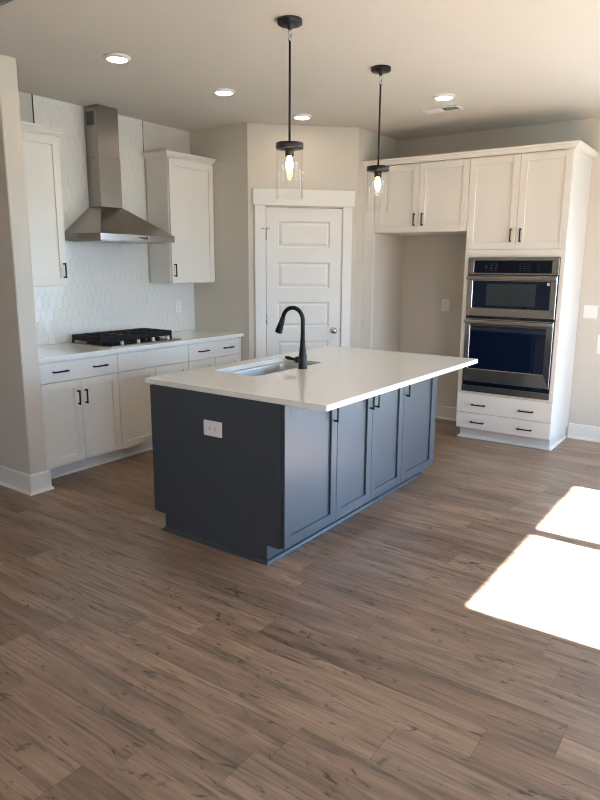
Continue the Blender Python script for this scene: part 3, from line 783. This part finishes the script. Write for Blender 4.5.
# ------------------------------------------------------------------ outlets, switches
def outlet(name, fr, a, z, w, h, label, horizontal=False, kind='outlet', group=None):
    o = thing(name, label, 'switch' if kind == 'switch' else 'outlet', fr.p(a, 0, z), group)
    link('cover_plate', bx(a - w / 2, a + w / 2, 0.0002, 0.006, z - h / 2, z + h / 2, 0.002, fr), 'plate', o)
    if kind == 'outlet':
        for s in (-1, 1):
            ca, cz = (a + s * 0.020, z) if horizontal else (a, z + s * 0.020)
            bm = B(); pts = []
            for k in range(16):
                t = 2 * PI * k / 16; pts.append((ca + max(-0.0135, min(0.0135, 0.017 * math.cos(t))), cz + max(-0.0135, min(0.0135, 0.017 * math.sin(t)))))
            prism(bm, pts, 0.0055, 0.0075, fr); f = link('receptacle', bm, 'plate', o)
            bm = B()
            for q in (-1, 1):
                if horizontal: box(bm, ca - 0.003, ca + 0.005, 0.0075, 0.0078, cz + q * 0.006 - 0.0018, cz + q * 0.006 + 0.0018, fr=fr)
                else: box(bm, ca + q * 0.006 - 0.0012, ca + q * 0.006 + 0.0012, 0.0075, 0.0078, cz - 0.003, cz + 0.005, fr=fr)
            if horizontal: box(bm, ca - 0.010, ca - 0.006, 0.0075, 0.0078, cz - 0.002, cz + 0.002, fr=fr)
            else: box(bm, ca - 0.002, ca + 0.002, 0.0075, 0.0078, cz - 0.010, cz - 0.006, fr=fr)
            link('slots', bm, 'slot', f)
    elif kind == 'switch':
        for s in (-1, 1): link('rocker', bx(a + s * 0.023 - 0.0165, a + s * 0.023 + 0.0165, 0.0055, 0.0085, z - 0.033, z + 0.033, 0.001, fr), 'plate', o)
    return o
outlet('wall_outlet', Fr((0, 0, 0), (0, 1), (-1, 0)), 0.459, 0.682, 0.132, 0.085, 'white outlet on the dark island end panel', True)
outlet('wall_outlet', FR_, 0.726, 1.170, 0.086, 0.116, 'white outlet on the wall of the refrigerator alcove')
outlet('wall_outlet', Fr((0, YW - 0.0098, 0), (1, 0), (0, -1)), 2.005, 1.150, 0.075, 0.118, 'white outlet on the tile backsplash right of the cooktop')
outlet('light_switch', FR_, -0.640, 1.163, 0.118, 0.116, 'white double rocker switch on the wall right of the oven cabinet', kind='switch')
outlet('wall_plate', FR_, -0.775, 0.878, 0.115, 0.168, 'white wall plate below the light switch, cut by the photo edge', kind='plain')

# ------------------------------------------------------------------ ceiling fixtures
lamp_spots = [((0.356, 1.523), 'round recessed ceiling light nearest the wall end at left, biggest of the four'),
              ((1.314, 1.510), 'round recessed ceiling light between the hood and the pendants'),
              ((2.288, 1.502), 'round recessed ceiling light in front of the pantry door'),
              ((2.335, 0.244), 'round recessed ceiling light beside the ceiling vent')]
r = thing('recessed_light', lamp_spots[0][1], 'ceiling light', (lamp_spots[0][0][0], lamp_spots[0][0][1], H), 'recessed ceiling lights')
c0 = (lamp_spots[0][0][0], lamp_spots[0][0][1], H)
bm = B(); lathe(bm, [(0.082, -0.0004), (0.082, -0.006), (0.062, -0.018), (0.060, -0.016), (0.060, -0.0004)], c0, 40, cap=False); link('trim_ring', bm, 'plate', r)
bm = B(); lathe(bm, [(0.060, -0.0006), (0.0598, -0.0155), (0.030, -0.0175), (0.001, -0.018)], c0, 40); link('lens', bm, 'lens', r)
for (x, y), lab in lamp_spots[1:]: copy_thing(r, (x - lamp_spots[0][0][0], y - lamp_spots[0][0][1], 0), lab)

px, py = 0.453, 0.285
r = thing('pendant_light', 'black pendant light with clear glass cylinder shade, in front of the pantry door', 'pendant light', (px, py, H), 'pendants over the island')
bm = B(); lathe(bm, [(0.063, -0.0004), (0.064, -0.004), (0.064, -0.020), (0.061, -0.024), (0.014, -0.025), (0.012, -0.045), (0.006, -0.050)], (px, py, H), 36); link('canopy', bm, 'black', r)
bm = B()
ring = [(px + 0.011 * math.cos(t), py, H - 0.066 + 0.020 * math.sin(t)) for t in [2 * PI * k / 20 for k in range(21)]]
tube(bm, ring, 0.003, 8)
ring = [(px, py + 0.009 * math.cos(t), H - 0.092 + 0.015 * math.sin(t)) for t in [2 * PI * k / 20 for k in range(21)]]
tube(bm, ring, 0.003, 8)
link('chain_link', bm, 'nickel', r)
ZC = 2.173
bm = B(); tube(bm, [(px, py, H - 0.100), (px, py, ZC + 0.015)], 0.0062, 12); link('rod', bm, 'black', r)
bm = B(); lathe(bm, [(0.008, 0.026), (0.012, 0.016), (0.073, 0.014), (0.074, 0.012), (0.074, -0.012), (0.072, -0.014), (0.024, -0.014), (0.023, -0.050), (0.021, -0.052)], (px, py, ZC), 40); link('cap', bm, 'black', r)
bm = B()
lathe(bm, [(0.0715, -0.0135), (0.0715, -0.268), (0.0705, -0.270), (0.0690, -0.270), (0.0680, -0.268), (0.0680, -0.0135)], (px, py, ZC), 48, cap=False); link('glass_shade', bm, 'glass', r, label='clear glass cylinder shade')
bm = B(); lathe(bm, [(0.011, -0.050), (0.012, -0.060), (0.017, -0.076), (0.0195, -0.094), (0.018, -0.112), (0.011, -0.130), (0.001, -0.138)], (px, py, ZC), 24); link('bulb', bm, 'bulb', r, label='glowing warm bulb')
copy_thing(r, (1.447 - px, 0.292 - py, 0), 'black pendant light with clear glass cylinder shade, in front of the refrigerator cabinet')

r = thing('ceiling_vent', 'white louvered air vent in the ceiling near the refrigerator cabinet', 'vent', (2.707, 0.42, H))
bm = B(); vx0, vx1, vy0, vy1 = 2.635, 2.785, 0.265, 0.575
for a in ((vx0, vx0 + 0.018, vy0, vy1), (vx1 - 0.018, vx1, vy0, vy1), (vx0 + 0.018, vx1 - 0.018, vy0, vy0 + 0.018), (vx0 + 0.018, vx1 - 0.018, vy1 - 0.018, vy1), (vx0 + 0.018, vx1 - 0.018, 0.415, 0.425)):
    box(bm, a[0], a[1], a[2], a[3], H - 0.008, H - 0.0005, 0.0015)
link('frame', bm, 'plate', r)
bm = B(); box(bm, vx0 + 0.01, vx1 - 0.01, vy0 + 0.01, vy1 - 0.01, H - 0.002, H - 0.0006); link('duct_opening', bm, 'slot', r)
for side, (a0, a1) in ((-1, (0.425, 0.557)), (1, (0.283, 0.415))):
    bm = B()
    for k in range(9):
        yc = a0 + (k + 0.5) * (a1 - a0) / 9
        vs_ = [bm.verts.new(p_) for p_ in ((vx0 + 0.018, yc - side * 0.007, H - 0.009), (vx1 - 0.018, yc - side * 0.007, H - 0.009), (vx1 - 0.018, yc + side * 0.006, H - 0.002), (vx0 + 0.018, yc + side * 0.006, H - 0.002))]
        bm.faces.new(vs_)
    o = link('louver_bank', bm, 'plate', r); md = o.modifiers.new('t', 'SOLIDIFY'); md.thickness = 0.0012
